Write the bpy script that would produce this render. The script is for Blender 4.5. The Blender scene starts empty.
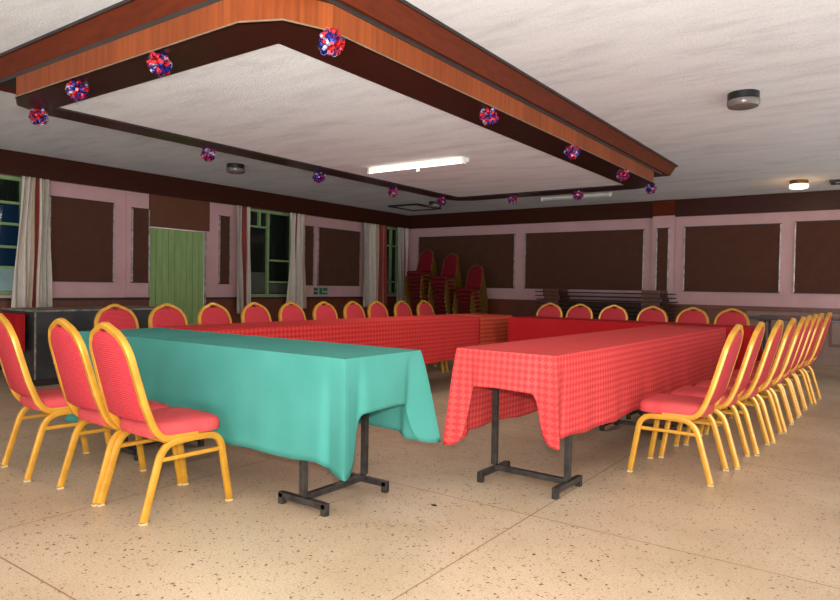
import bpy, bmesh, math, random
from mathutils import Vector, Matrix
random.seed(7)
PI = math.pi
scene = bpy.context.scene
C = scene.collection

# ------------------------------------------------------------ camera
CAM_Z = 1.13
rows = ((0.81332228, 0.58155903, 0.01720363),
        (0.02609387, -0.00692168, -0.99963553),
        (-0.581228, 0.81347476, -0.02080468))
right = Vector(rows[0]); down = Vector(rows[1]); fwd = Vector(rows[2])
cam_d = bpy.data.cameras.new('camera')
cam_d.sensor_width = 36.0
cam_d.lens = 659.0 * 36.0 / 840.0
cam_d.clip_start = 0.05
cam = bpy.data.objects.new('camera', cam_d)
m3 = Matrix((right, -down, -fwd)).transposed()
cam.matrix_world = Matrix.Translation((0, 0, CAM_Z)) @ m3.to_4x4()
C.objects.link(cam)
scene.camera = cam

# ------------------------------------------------------------ world, lights, exposure
w = bpy.data.worlds.new('world'); scene.world = w; w.use_nodes = True
w.node_tree.nodes['Background'].inputs[0].default_value = (0.90, 0.96, 1.0, 1)
w.node_tree.nodes['Background'].inputs[1].default_value = 1.85

def area(name, loc, rot, size, power, col, sy=None):
    l = bpy.data.lights.new(name, 'AREA'); l.energy = power; l.color = col; l.size = size
    if sy: l.shape = 'RECTANGLE'; l.size_y = sy
    o = bpy.data.objects.new(name, l); o.location = loc; o.rotation_euler = rot; C.objects.link(o)
    return o

# the camera's flash, a hand above the lens
fl = bpy.data.lights.new('camera_flash', 'AREA')
fl.energy = 98; fl.color = (1.0, 0.96, 0.91); fl.shape = 'RECTANGLE'; fl.size = 0.07; fl.size_y = 0.04
flo = bpy.data.objects.new('camera_flash', fl)
flo.matrix_world = Matrix.Translation(Vector((0, 0, CAM_Z)) - 0.015 * right - 0.13 * down - 0.03 * fwd) @ m3.to_4x4()
C.objects.link(flo)

scene.view_settings.view_transform = 'Standard'
scene.view_settings.look = 'None'
scene.view_settings.gamma = 1
scene.view_settings.use_curve_mapping = False
scene.view_settings.exposure = 0.17

# added fill lamp, no fixture: broad, behind the photographer, brightens the ceiling
bl = area('added_ceiling_fill', (1.0, -1.9, 0.45), (math.radians(148), 0, math.radians(33)), 3.2, 370, (0.92, 0.97, 1.0), 1.6)
bl.data.spread = math.radians(140)

# ------------------------------------------------------------ material helpers
def srgb(r, g, b):
    def f(c):
        c /= 255.0
        return c / 12.92 if c <= 0.04045 else ((c + 0.055) / 1.055) ** 2.4
    return (f(r), f(g), f(b), 1)

class Mat:
    def __init__(s, name, col, rough=0.6, metal=0.0, spec=0.5):
        s.m = bpy.data.materials.new(name); s.m.use_nodes = True
        s.t = s.m.node_tree; s.b = s.t.nodes['Principled BSDF']
        s.b.inputs['Base Color'].default_value = col
        s.b.inputs['Roughness'].default_value = rough
        s.b.inputs['Metallic'].default_value = metal
        s.b.inputs['Specular IOR Level'].default_value = spec
    def n(s, typ, **k):
        nd = s.t.nodes.new(typ)
        for a, b in k.items(): setattr(nd, a, b)
        return nd
    def l(s, a, b): s.t.links.new(a, b)
    def coord(s, kind='Object', scale=(1, 1, 1), rot=(0, 0, 0)):
        tc = s.n('ShaderNodeTexCoord'); mp = s.n('ShaderNodeMapping')
        mp.inputs['Scale'].default_value = scale; mp.inputs['Rotation'].default_value = rot
        s.l(tc.outputs[kind], mp.inputs[0]); return mp.outputs[0]
    def noise(s, vec, scale=5, detail=3, rough=0.5):
        n = s.n('ShaderNodeTexNoise'); n.inputs['Scale'].default_value = scale
        n.inputs['Detail'].default_value = detail; n.inputs['Roughness'].default_value = rough
        s.l(vec, n.inputs['Vector']); return n.outputs['Fac']
    def ramp(s, fac, stops, interp='LINEAR'):
        r = s.n('ShaderNodeValToRGB'); r.color_ramp.interpolation = interp
        els = r.color_ramp.elements
        while len(els) < len(stops): els.new(0.5)
        for e, (p, c) in zip(els, stops): e.position = p; e.color = c
        s.l(fac, r.inputs[0]); return r.outputs[0]
    def base(s, out): s.l(out, s.b.inputs['Base Color']); return s
    def mix(s, fac, a, b, typ='MIX'):
        x = s.n('ShaderNodeMix', data_type='RGBA', blend_type=typ)
        for sock, v in ((x.inputs[0], fac), (x.inputs[6], a), (x.inputs[7], b)):
            if hasattr(v, 'links'): s.l(v, sock)
            else: sock.default_value = v
        return x.outputs[2]
    def bump(s, h, strength=0.2, dist=0.01):
        b = s.n('ShaderNodeBump'); b.inputs['Strength'].default_value = strength
        b.inputs['Distance'].default_value = dist
        s.l(h, b.inputs['Height']); s.l(b.outputs[0], s.b.inputs['Normal']); return s
    def math(s, op, a, b=0.0, c=None):
        x = s.n('ShaderNodeMath', operation=op)
        for i, v in enumerate((a, b, c)):
            if v is None: continue
            if hasattr(v, 'links'): s.l(v, x.inputs[i])
            else: x.inputs[i].default_value = v
        return x.outputs[0]

def mottled(name, c1, c2, rough=0.6, scale=4, bump=0.0, bscale=60, metal=0, spec=0.5, stretch=(1, 1, 1)):
    m = Mat(name, c1, rough, metal, spec)
    v = m.coord(scale=stretch)
    m.base(m.ramp(m.noise(v, scale, 5, 0.6), [(0.3, c1), (0.7, c2)]))
    if bump: m.bump(m.noise(v, bscale, 3), bump)
    return m.m

def wood(name, c1, c2, rough=0.35, grain=(40, 40, 2), bumpy=0.05, spec=0.5):
    m = Mat(name, c1, rough, 0, spec)
    v = m.coord(scale=grain)
    f = m.noise(v, 1.0, 6, 0.6)
    m.base(m.ramp(f, [(0.25, c1), (0.75, c2)]))
    m.bump(f, bumpy)
    return m.m

# plaster ceiling
cm = Mat('ceiling_plaster', srgb(205, 203, 202), 0.9)
v = cm.coord()
vs = cm.coord(scale=(0.6, 2.2, 1), rot=(0, 0, 0.5))
cm.base(cm.mix(1.0, cm.ramp(cm.noise(vs, 2.4, 7, 0.65), [(0.28, srgb(212, 212, 213)), (0.5, srgb(232, 232, 232)), (0.72, srgb(240, 240, 240))]),
               cm.ramp(cm.noise(v, 55, 3, 0.6), [(0.3, (0.90, 0.90, 0.90, 1)), (0.65, (1, 1, 1, 1))]), 'MULTIPLY'))
cm.bump(cm.noise(v, 70, 4, 0.7), 0.55, 0.012)
M_CEIL = cm.m

# terrazzo floor
fm = Mat('terrazzo', srgb(200, 170, 135), 0.42, 0, 0.35)
v = fm.coord()
basec = fm.ramp(fm.noise(v, 1.1, 5, 0.6), [(0.3, srgb(172, 148, 120)), (0.7, srgb(194, 170, 142))])
fine = fm.ramp(fm.noise(v, 120, 2, 0.5), [(0.35, (0.80, 0.78, 0.75, 1)), (0.6, (1, 1, 1, 1))])
basec = fm.mix(1.0, basec, fine, 'MULTIPLY')
def chips(scale, lo, hi, keep):
    vo = fm.n('ShaderNodeTexVoronoi'); vo.inputs['Scale'].default_value = scale
    nz = fm.n('ShaderNodeTexNoise'); nz.inputs['Scale'].default_value = scale * 1.2
    fm.l(v, nz.inputs['Vector'])
    ad = fm.n('ShaderNodeVectorMath', operation='MULTIPLY_ADD')
    fm.l(nz.outputs['Color'], ad.inputs[0]); ad.inputs[1].default_value = (0.03, 0.03, 0.03); fm.l(v, ad.inputs[2])
    fm.l(ad.outputs[0], vo.inputs['Vector'])
    sep = fm.n('ShaderNodeSeparateColor'); fm.l(vo.outputs['Color'], sep.inputs[0])
    size = fm.math('MULTIPLY', sep.outputs[1], hi)
    inside = fm.math('LESS_THAN', vo.outputs['Distance'], fm.math('ADD', size, lo))
    pick = fm.math('LESS_THAN', sep.outputs[0], keep)
    return fm.math('MULTIPLY', inside, pick)
k1 = chips(46, 0.08, 0.26, 0.42)
k2 = chips(80, 0.10, 0.26, 0.32)
k3 = chips(46, 0.10, 0.25, 0.16)
basec = fm.mix(k3, basec, srgb(216, 196, 168))
basec = fm.mix(fm.math('MULTIPLY', k2, 0.95), basec, srgb(120, 88, 58))
basec = fm.mix(fm.math('MULTIPLY', k1, 0.9), basec, srgb(72, 56, 42))
sp = fm.n('ShaderNodeSeparateXYZ'); fm.l(v, sp.inputs[0])
def joint(out, off):
    a = fm.math('PINGPONG', fm.math('ADD', out, off), 0.9)
    return fm.math('LESS_THAN', a, 0.0035)
j = fm.math('MAXIMUM', joint(sp.outputs[0], 1.43 + 18), joint(sp.outputs[1], -1.18 + 18))
basec = fm.mix(fm.math('MULTIPLY', j, 0.75), basec, srgb(110, 72, 48))
fm.base(basec)
fm.l(fm.ramp(fm.noise(v, 3, 4), [(0.3, (0.34, 0.34, 0.34, 1)), (0.7, (0.5, 0.5, 0.5, 1))]), fm.b.inputs['Roughness'])
M_FLOOR = fm.m

M_PINK = mottled('pink_wall_paint', srgb(186, 142, 142), srgb(196, 153, 152), 0.6, 3, 0.05)
M_BAND = wood('dark_varnished_wood', srgb(46, 18, 10), srgb(66, 27, 14), 0.36, (6, 6, 40), 0.03, 0.2)
M_FASCIA = wood('red_brown_varnished_wood', srgb(74, 27, 9), srgb(98, 38, 12), 0.45, (6, 6, 30), 0.03, 0.1)
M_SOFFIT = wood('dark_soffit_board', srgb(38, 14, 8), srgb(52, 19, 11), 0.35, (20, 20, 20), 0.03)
bm_ = Mat('orange_brown_veneer', srgb(150, 72, 26), 0.4, 0, 0.2)
v = bm_.coord(scale=(38, 38, 1.5))
gr = bm_.ramp(bm_.noise(v, 1, 6, 0.65), [(0.25, srgb(108, 46, 16)), (0.75, srgb(150, 74, 28))])
v2 = bm_.coord(scale=(1.6, 1.6, 0.01))
seam = bm_.ramp(bm_.noise(v2, 1.5, 0), [(0.40, (0.84, 0.80, 0.76, 1)), (0.55, (1, 1, 1, 1))], 'CONSTANT')
bm_.base(bm_.mix(1.0, gr, seam, 'MULTIPLY')); M_BOARD = bm_.m
M_BEAD = mottled('pale_beading', srgb(150, 125, 100), srgb(120, 95, 70), 0.3, 10, metal=0.4)
M_WAINSCOT = wood('brown_wainscot', srgb(88, 40, 24), srgb(112, 55, 34), 0.4, (10, 10, 2))
M_WAINPALE = wood('grey_brown_panelling', srgb(122, 92, 80), srgb(140, 110, 96), 0.5, (10, 10, 2))
M_PANEL = mottled('brown_felt', srgb(70, 36, 20), srgb(80, 42, 24), 0.9, 8, 0.2, 300)
M_EDGE = mottled('worn_metal_edge', srgb(120, 108, 102), srgb(205, 195, 190), 0.35, 14, metal=0.5)
M_BLACKEDGE = mottled('dark_edge', srgb(30, 20, 18), srgb(44, 30, 24), 0.5, 8)
gd = Mat('green_door_paint', srgb(106, 140, 72), 0.5); v = gd.coord(scale=(6, 6, 1))
gd.base(gd.ramp(gd.noise(v, 2, 5), [(0.3, srgb(122, 148, 88)), (0.7, srgb(142, 166, 104))])); gd.bump(gd.noise(v, 20), 0.1)
M_GREEN = gd.m
M_WINFRAME = mottled('green_window_paint', srgb(122, 150, 96), srgb(140, 165, 112), 0.5, 8)
M_NIGHT = Mat('dark_night_glass', srgb(24, 30, 24), 0.08, 0, 0.5).m
M_NIGHTBLUE = Mat('blue_night_glass', srgb(18, 42, 66), 0.08, 0, 0.5).m
M_FROST = mottled('frosted_pane', srgb(128, 150, 150), srgb(158, 178, 174), 0.5, 5)
M_GREYPANE = mottled('grey_obscured_pane', srgb(66, 66, 60), srgb(84, 82, 74), 0.4, 3)
M_GOLD = Mat('gold_lacquer_metal', srgb(212, 148, 30), 0.30, 0.25, 0.6)
v = M_GOLD.coord(); M_GOLD.base(M_GOLD.ramp(M_GOLD.noise(v, 12, 3), [(0.3, srgb(186, 126, 30)), (0.7, srgb(208, 150, 48))]))
M_GOLD = M_GOLD.m
M_TIP = mottled('pale_foot_tip', srgb(206, 180, 130), srgb(190, 160, 110), 0.5, 40)
# chair upholstery: crimson with fine wavy ribs
def chair_cloth(name, ribs):
    m = Mat(name, srgb(196, 40, 62), 0.75)
    v = m.coord()
    wv = m.n('ShaderNodeTexWave', wave_type='BANDS', bands_direction='Z')
    wv.inputs['Scale'].default_value = 30; wv.inputs['Distortion'].default_value = 3.0
    wv.inputs['Detail'].default_value = 1; wv.inputs['Detail Scale'].default_value = 3.5
    m.l(v, wv.inputs['Vector'])
    nz = m.noise(v, 160, 2)
    if ribs:
        col = m.ramp(wv.outputs['Fac'], [(0.15, srgb(166, 38, 48)), (0.6, srgb(200, 64, 70))])
    else:
        col = m.ramp(m.noise(v, 9, 3), [(0.3, srgb(188, 66, 68)), (0.7, srgb(200, 78, 78))])
    m.base(m.mix(1.0, col, m.ramp(nz, [(0.3, (0.86, 0.86, 0.86, 1)), (0.65, (1, 1, 1, 1))]), 'MULTIPLY'))
    m.b.inputs['Specular IOR Level'].default_value = 0.15
    m.bump(nz, 0.15, 0.003)
    return m.m
M_BACKPAD = chair_cloth('crimson_ribbed_fabric', True)
M_SEAT = chair_cloth('crimson_seat_fabric', False)
M_BLACKMETAL = mottled('scuffed_black_steel', srgb(32, 30, 30), srgb(66, 60, 54), 0.42, 22, metal=0.3)
M_BLACKWOOD = mottled('scuffed_black_paint', srgb(32, 31, 32), srgb(58, 56, 55), 0.3, 5, 0.05, 30)
M_CHIP = mottled('chipped_edge', srgb(46, 40, 36), srgb(150, 138, 122), 0.6, 9)
M_TABLETOP = mottled('laminate_top', srgb(110, 80, 60), srgb(126, 92, 70), 0.4, 5)
M_SCREW = mottled('steel_screw', srgb(170, 170, 168), srgb(200, 200, 198), 0.3, 20, metal=0.8)

def tablecloth_mat(name, c1, c2, c3, check=None, rot=PI / 4, rough=0.85, sheen=0.0):
    """cloth; check = size of the woven checks in metres (uses the cloth's UV in metres)"""
    m = Mat(name, c1, rough, 0, 0.12)
    v = m.coord('UV')
    soft = m.ramp(m.noise(m.coord('UV', (1, 1, 1)), 3.0, 4), [(0.3, c1), (0.7, c2)])
    if check:
        mp = m.coord('UV', (1 / check, 1 / check, 1), (0, 0, rot))
        ck = m.n('ShaderNodeTexChecker'); ck.inputs['Scale'].default_value = 1.0
        ck.inputs['Color1'].default_value = (1, 1, 1, 1); ck.inputs['Color2'].default_value = (0, 0, 0, 1)
        m.l(mp, ck.inputs['Vector'])
        soft = m.mix(ck.outputs['Fac'], soft, c3)
        rr = m.math('MULTIPLY_ADD', ck.outputs['Fac'], 0.2, rough - 0.12); m.l(rr, m.b.inputs['Roughness'])
    th = m.noise(m.coord('UV', (500, 500, 1)), 1.0, 2)
    m.base(m.mix(1.0, soft, m.ramp(th, [(0.3, (0.92, 0.92, 0.92, 1)), (0.7, (1, 1, 1, 1))]), 'MULTIPLY'))
    m.b.inputs['Sheen Weight'].default_value = sheen
    m.bump(th, 0.08, 0.002)
    return m.m
M_TEAL = tablecloth_mat('teal_cloth', srgb(62, 130, 118), srgb(72, 140, 128), None)
M_REDCHECK = tablecloth_mat('red_checked_cloth', srgb(202, 72, 70), srgb(210, 78, 74), srgb(190, 56, 56), 0.026, PI / 4)
M_REDDARK = tablecloth_mat('deep_red_checked_cloth', srgb(182, 34, 37), srgb(188, 38, 40), srgb(200, 64, 58), 0.030, PI / 4)
M_REDGOLD = tablecloth_mat('red_gold_cloth', srgb(178, 40, 34), srgb(184, 46, 38), srgb(196, 92, 60), 0.034, PI / 4)
M_REDPLAIN = tablecloth_mat('plain_red_cloth', srgb(160, 20, 26), srgb(170, 26, 30), None)

# curtain: cream-grey with brick stripes along the cloth's width (UV u in metres)
def curtain_mat(name, stops):
    m = Mat(name, srgb(150, 140, 126), 0.85)
    tc = m.n('ShaderNodeTexCoord'); s_ = m.n('ShaderNodeSeparateXYZ'); m.l(tc.outputs['UV'], s_.inputs[0])
    col = m.ramp(s_.outputs[0], stops, 'CONSTANT')
    nz = m.noise(m.coord('UV', (60, 12, 1)), 1.0, 4, 0.7)
    m.base(m.mix(1.0, col, m.ramp(nz, [(0.3, (0.72, 0.70, 0.68, 1)), (0.65, (1, 1, 1, 1))]), 'MULTIPLY'))
    m.bump(nz, 0.15, 0.004)
    return m.m
CR = srgb(204, 190, 176); BR = srgb(136, 50, 42); GY = srgb(170, 160, 146); TN = srgb(176, 154, 130); PK = srgb(166, 108, 96)
M_CUR = [curtain_mat('striped_curtain_a', [(0, CR), (0.40, TN), (0.48, BR), (0.62, CR), (0.78, GY), (0.86, CR)]),
         curtain_mat('striped_curtain_b', [(0, GY), (0.35, TN), (0.42, BR), (0.75, CR)]),
         curtain_mat('striped_curtain_c', [(0, CR), (0.36, BR), (0.48, CR), (0.80, TN)]),
         curtain_mat('striped_curtain_d', [(0, GY), (0.24, CR), (0.50, TN), (0.60, BR), (0.76, PK), (0.86, BR)]),
         curtain_mat('striped_curtain_e', [(0, GY), (0.55, BR), (0.72, CR), (0.85, PK)])]
M_WHITEMETAL = mottled('white_enamel', srgb(214, 212, 196), srgb(226, 224, 210), 0.4, 8)
M_RIB = [Mat('red_foil', srgb(190, 34, 36), 0.25, 0.35).m, Mat('blue_foil', srgb(30, 40, 128), 0.25, 0.35).m,
         Mat('white_foil', srgb(165, 160, 185), 0.25, 0.2).m,
         Mat('purple_foil', srgb(70, 26, 74), 0.25, 0.35).m]
M_LAMPDARK = mottled('black_lamp_base', srgb(16, 16, 16), srgb(26, 25, 24), 0.35, 8)
M_LAMPGLASS = mottled('dusty_unlit_glass', srgb(96, 88, 82), srgb(118, 108, 100), 0.2, 6)
M_BRASS = mottled('dull_brass', srgb(110, 78, 44), srgb(130, 92, 54), 0.35, 8, metal=0.6)
def emis(name, col, st):
    m = Mat(name, col, 0.4); m.b.inputs['Emission Color'].default_value = col
    m.b.inputs['Emission Strength'].default_value = st; return m.m
M_TUBE = emis('lit_tube', (1.0, 0.99, 0.93, 1), 2.5)
M_TUBEOFF = Mat('unlit_tube', srgb(190, 190, 184), 0.3).m
M_WARM = emis('lit_warm_glass', (1.0, 0.66, 0.30, 1), 3.2)
M_SIGNG = mottled('sign_green', srgb(34, 86, 56), srgb(44, 98, 66), 0.4, 9)
M_SIGNW = mottled('sign_pale', srgb(136, 150, 134), srgb(146, 160, 142), 0.4, 9)
M_SIGND = mottled('sign_dark', srgb(46, 44, 34), srgb(54, 50, 40), 0.5, 9)

# ------------------------------------------------------------ mesh helpers
def bm_new(): return bmesh.new()

def box(b, x0, x1, y0, y1, z0, z1, bev=0.0):
    r = bmesh.ops.create_cube(b, size=1.0)
    vs = r['verts']
    for v_ in vs:
        v_.co = Vector(((x0 + x1) / 2 + v_.co.x * (x1 - x0), (y0 + y1) / 2 + v_.co.y * (y1 - y0), (z0 + z1) / 2 + v_.co.z * (z1 - z0)))
    if bev > 0:
        es = list({e for v_ in vs for e in v_.link_edges})
        bmesh.ops.bevel(b, geom=es, offset=bev, segments=2, affect='EDGES', profile=0.7)
    return b

def sweep(b, pts, w, h, n=10, power=3.0, up=Vector((1, 0, 0)), closed=False, caps=True, groove=0.0):
    """superellipse section of half-width w (along up) and half-height h, swept along pts"""
    pts = [Vector(p) for p in pts]; N = len(pts); rings = []
    for i, p in enumerate(pts):
        a = pts[i - 1] if (i > 0 or closed) else pts[i]
        c = pts[(i + 1) % N] if (i < N - 1 or closed) else pts[i]
        t = (c - a).normalized()
        u = (up - t * up.dot(t))
        u = u.normalized() if u.length > 1e-5 else t.orthogonal().normalized()
        q = t.cross(u).normalized()
        ring = []
        for k in range(n):
            th = 2 * PI * k / n
            ct, st = math.cos(th), math.sin(th)
            ex = 2.0 / power
            x = math.copysign(abs(ct) ** ex, ct); y = math.copysign(abs(st) ** ex, st)
            g = 1.0 - groove * (k % 2)
            ring.append(b.verts.new(p + u * x * w * g + q * y * h * g))
        rings.append(ring)
    for i in range(N if closed else N - 1):
        r0, r1 = rings[i], rings[(i + 1) % N]
        for k in range(n):
            b.faces.new((r0[k], r0[(k + 1) % n], r1[(k + 1) % n], r1[k]))
    if caps and not closed:
        b.faces.new(list(reversed(rings[0]))); b.faces.new(rings[-1])
    return b

def lathe(b, prof, n=28, cx=0, cy=0):
    rings = []
    for r, z in prof:
        rings.append([b.verts.new((cx + max(r, 1e-4) * math.cos(2 * PI * k / n), cy + max(r, 1e-4) * math.sin(2 * PI * k / n), z)) for k in range(n)])
    for i in range(len(rings) - 1):
        for k in range(n):
            b.faces.new((rings[i][k], rings[i][(k + 1) % n], rings[i + 1][(k + 1) % n], rings[i + 1][k]))
    b.faces.new(rings[0]); b.faces.new(list(reversed(rings[-1])))
    return b

def obj(name, b, mat, parent=None, smooth=False, angle=35):
    bmesh.ops.recalc_face_normals(b, faces=b.faces)
    me = bpy.data.meshes.new(name); b.to_mesh(me); b.free()
    for m in (mat if isinstance(mat, (list, tuple)) else [mat]): me.materials.append(m)
    if smooth:
        for p in me.polygons: p.use_smooth = True
        try: me.set_sharp_from_angle(angle=math.radians(angle))
        except Exception: pass
    o = bpy.data.objects.new(name, me); C.objects.link(o)
    if parent: o.parent = parent
    return o

def tag(o, label, cat, group=None):
    o['label'] = label; o['category'] = cat
    if group: o['group'] = group
    return o

def thing(name, label, cat, loc=(0, 0, 0), rz=0, group=None):
    o = bpy.data.objects.new(name, None); o.empty_display_size = 0.1; C.objects.link(o)
    o.location = loc; o.rotation_euler = (0, 0, rz)
    return tag(o, label, cat, group)

def struct(name, b, mat, smooth=False):
    o = obj(name, b, mat, None, smooth); o['kind'] = 'structure'; return o

def copy_tree(o, parent=None):
    c = o.copy(); C.objects.link(c); c.parent = parent
    for ch in list(o.children): copy_tree(ch, c)
    return c

def smooth_path(pts, r=0.05, seg=5):
    """round the corners of a polyline"""
    pts = [Vector(p) for p in pts]; out = [pts[0]]
    for i in range(1, len(pts) - 1):
        a, p, c = pts[i - 1], pts[i], pts[i + 1]
        d1 = min(r, (a - p).length * 0.48); d2 = min(r, (c - p).length * 0.48)
        s_ = p + (a - p).normalized() * d1; e = p + (c - p).normalized() * d2
        for k in range(seg + 1):
            t = k / seg
            out.append(s_ * (1 - t) ** 2 + p * 2 * t * (1 - t) + e * t * t)
    out.append(pts[-1]); return out

# ------------------------------------------------------------ room shell
XW = -9.0      # left wall plane
YW = 12.1      # back wall plane
ZC = 2.73      # ceiling
X1 = 2.8       # how far the room runs to the right of the camera
Y0 = -3.2

b = bm_new(); box(b, XW - 0.4, X1, Y0, YW + 0.4, -0.12, 0); struct('floor', b, M_FLOOR)

# fascia / coffer outline
FX0, FX1, FY0, FY1 = -5.66, -2.262, 2.09, 8.76
BX0, BX1, BY0, BY1 = -5.33, -2.33, 2.12, 8.33
IX0, IX1, IY0, IY1 = -5.06, -2.665, 2.405, 7.98
b = bm_new()
box(b, XW - 0.4, X1, Y0, YW + 0.4, ZC, ZC + 0.12)
struct('ceiling', b, M_CEIL)
b = bm_new(); box(b, IX0 - 0.04, IX1 + 0.04, IY0 - 0.04, IY1 + 0.04, 2.412, 2.44)
struct('ceiling', b, M_CEIL)

def ring_mesh(outer, inner, z0, z1):
    """prism between two closed loops with the same count of vertices"""
    b = bm_new(); n = len(outer)
    lo = [b.verts.new((x, y, z0)) for x, y in outer]; li = [b.verts.new((x, y, z0)) for x, y in inner]
    ho = [b.verts.new((x, y, z1)) for x, y in outer]; hi = [b.verts.new((x, y, z1)) for x, y in inner]
    for i in range(n):
        k = (i + 1) % n
        b.faces.new((lo[i], lo[k], li[k], li[i])); b.faces.new((ho[i], ho[k], hi[k], hi[i]))
        b.faces.new((lo[i], lo[k], ho[k], ho[i])); b.faces.new((li[i], li[k], hi[k], hi[i]))
    return b

def rect(x0, x1, y0, y1): return [(x0, y0), (x1, y0), (x1, y1), (x0, y1)]
def chamfered(x0, x1, y0, y1, d=0.0):
    a, c_, e = 0.31, 0.10, 0.34   # facets of the rounded corner
    x0 -= d; x1 += d; y0 -= d; y1 += d
    return [(x0 + a, y0), (x1 - a, y0), (x1 - c_, y0 + c_), (x1, y0 + e),
            (x1, y1 - e), (x1 - c_, y1 - c_), (x1 - a, y1),
            (x0 + a, y1), (x0 + c_, y1 - c_), (x0, y1 - e), (x0, y0 + e), (x0 + c_, y0 + c_)]
# upper fascia: a box frame against the ceiling, open above the board
b = ring_mesh(rect(FX0, FX1, FY0, FY1), rect(FX0 + 0.5, FX1 - 0.5, FY0 + 0.5, FY1 - 0.5), 2.575, ZC - 0.001)
for v_ in b.verts:   # the fascia leans in towards its lower edge
    if v_.co.z < 2.6:
        if abs(v_.co.x - FX0) < 1e-4: v_.co.x += 0.06
        if abs(v_.co.x - FX1) < 1e-4: v_.co.x -= 0.045
        if abs(v_.co.y - FY0) < 1e-4: v_.co.y += 0.045
        if abs(v_.co.y - FY1) < 1e-4: v_.co.y -= 0.16
struct('trim_1', b, M_FASCIA)
struct('trim_22', ring_mesh(rect(BX0 - 0.004, BX1 + 0.004, BY0 + 0.0, BY1 + 0.004), rect(BX0 + 0.3, BX1 - 0.3, BY0 + 0.3, BY1 - 0.3), 2.546, 2.5745), M_BLACKEDGE)
b = ring_mesh(rect(FX0 - 0.008, FX1 + 0.008, FY0 - 0.008, FY1 + 0.008), rect(FX0, FX1, FY0, FY1), ZC - 0.022, ZC - 0.001)
struct('trim_2', b, M_BLACKEDGE)
ch = chamfered(BX0, BX1, BY0, BY1)
chi = chamfered(BX0 + 0.05, BX1 - 0.05, BY0 + 0.05, BY1 - 0.05)
b = ring_mesh(ch, chi, 2.412, 2.545); struct('trim_3', b, M_BOARD)
b = ring_mesh(chamfered(BX0, BX1, BY0, BY1, 0.006), chi, 2.404, 2.412); struct('trim_4', b, M_BEAD)
# soffit: from the chamfered outside to the square inside
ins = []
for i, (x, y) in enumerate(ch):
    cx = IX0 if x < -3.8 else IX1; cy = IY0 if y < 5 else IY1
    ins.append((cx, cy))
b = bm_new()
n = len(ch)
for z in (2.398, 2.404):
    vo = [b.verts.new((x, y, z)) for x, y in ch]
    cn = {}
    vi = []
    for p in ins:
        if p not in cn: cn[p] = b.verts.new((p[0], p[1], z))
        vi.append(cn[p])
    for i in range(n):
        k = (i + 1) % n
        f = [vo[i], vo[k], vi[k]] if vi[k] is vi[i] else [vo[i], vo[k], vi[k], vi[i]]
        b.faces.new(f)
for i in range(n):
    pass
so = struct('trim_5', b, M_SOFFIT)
b = ring_mesh(rect(IX0 - 0.03, IX1 + 0.03, IY0 - 0.03, IY1 + 0.03), rect(IX0, IX1, IY0, IY1), 2.399, 2.4115)
struct('trim_6', b, M_BLACKEDGE)

# walls with openings built from pieces
def slab_x(b, y0, y1, z0, z1, x0=XW - 0.25, x1=XW): box(b, x0, x1, y0, y1, z0, z1)
WIN1 = (2.15, 3.95, 0.93, 2.43); WIN2 = (7.36, 8.62, 0.90, 2.43); WIN3 = (11.12, 11.86, 0.93, 2.43); DOOR = (5.63, 6.64, 0.0, 1.95)
b = bm_new()
ys = [Y0, WIN1[0], WIN1[1], DOOR[0], DOOR[1], WIN2[0], WIN2[1], WIN3[0], WIN3[1], YW]
kinds = ['w', WIN1, 'w', DOOR, 'w', WIN2, 'w', WIN3, 'w']
for a, c_, k in zip(ys[:-1], ys[1:], kinds):
    if k == 'w': slab_x(b, a, c_, 0.0, ZC)
    else:
        if k[2] > 0: slab_x(b, a, c_, 0, k[2])
        slab_x(b, a, c_, k[3], ZC)
struct('wall_left', b, M_PINK)
b = bm_new(); box(b, XW - 0.25, X1, YW, YW + 0.25, 0, ZC); struct('wall_back', b, M_PINK)

# dark timber frieze under the ceiling
b = bm_new(); box(b, XW, XW + 0.06, Y0, YW, 2.43, ZC); struct('trim_7', b, M_BAND)
b = bm_new(); box(b, XW + 0.06, X1, YW - 0.06, YW, 2.43, ZC); struct('trim_8', b, M_BAND)
# wainscot below the pink zone
b = bm_new()
for a, c_ in ((Y0, DOOR[0]), (DOOR[1], YW)): box(b, XW, XW + 0.03, a, c_, 0.10, 0.86)
struct('trim_9', b, M_WAINSCOT)
b = bm_new()
for a, c_ in ((Y0, DOOR[0]), (DOOR[1], YW)): box(b, XW, XW + 0.045, a, c_, 0.86, 0.895)
struct('trim_10', b, M_BLACKEDGE)
b = bm_new(); box(b, XW + 0.045, -1.95, YW - 0.03, YW, 0.10, 0.82); struct('trim_11', b, M_WAINSCOT)
b = bm_new(); box(b, XW + 0.045, X1, YW - 0.05, YW, 0.82, 0.895, 0.004); struct('trim_12', b, M_WAINSCOT)
b = bm_new(); box(b, -1.95, X1, YW - 0.03, YW, 0.17, 0.82)
struct('trim_13', b, M_WAINPALE)
for i in range(4):
    x0 = -1.75 + i * 0.98
    b = bm_new()
    box(b, x0, x0 + 0.78, YW - 0.045, YW - 0.0301, 0.72, 0.76, 0.003); box(b, x0, x0 + 0.78, YW - 0.045, YW - 0.0301, 0.30, 0.34, 0.003)
    box(b, x0, x0 + 0.04, YW - 0.045, YW - 0.0301, 0.34, 0.72, 0.003); box(b, x0 + 0.74, x0 + 0.78, YW - 0.045, YW - 0.0301, 0.34, 0.72, 0.003)
    struct('trim_%d' % (14 + i), b, M_WAINSCOT)
b = bm_new(); box(b, XW + 0.05, -1.95, YW - 0.05, YW, 0, 0.10); struct('baseboard_back', b, M_BLACKEDGE)
b = bm_new(); box(b, -1.95, X1, YW - 0.05, YW, 0, 0.14); box(b, -1.95, X1, YW - 0.055, YW, 0.14, 0.17); struct('baseboard_back', b, M_WAINPALE)
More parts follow.
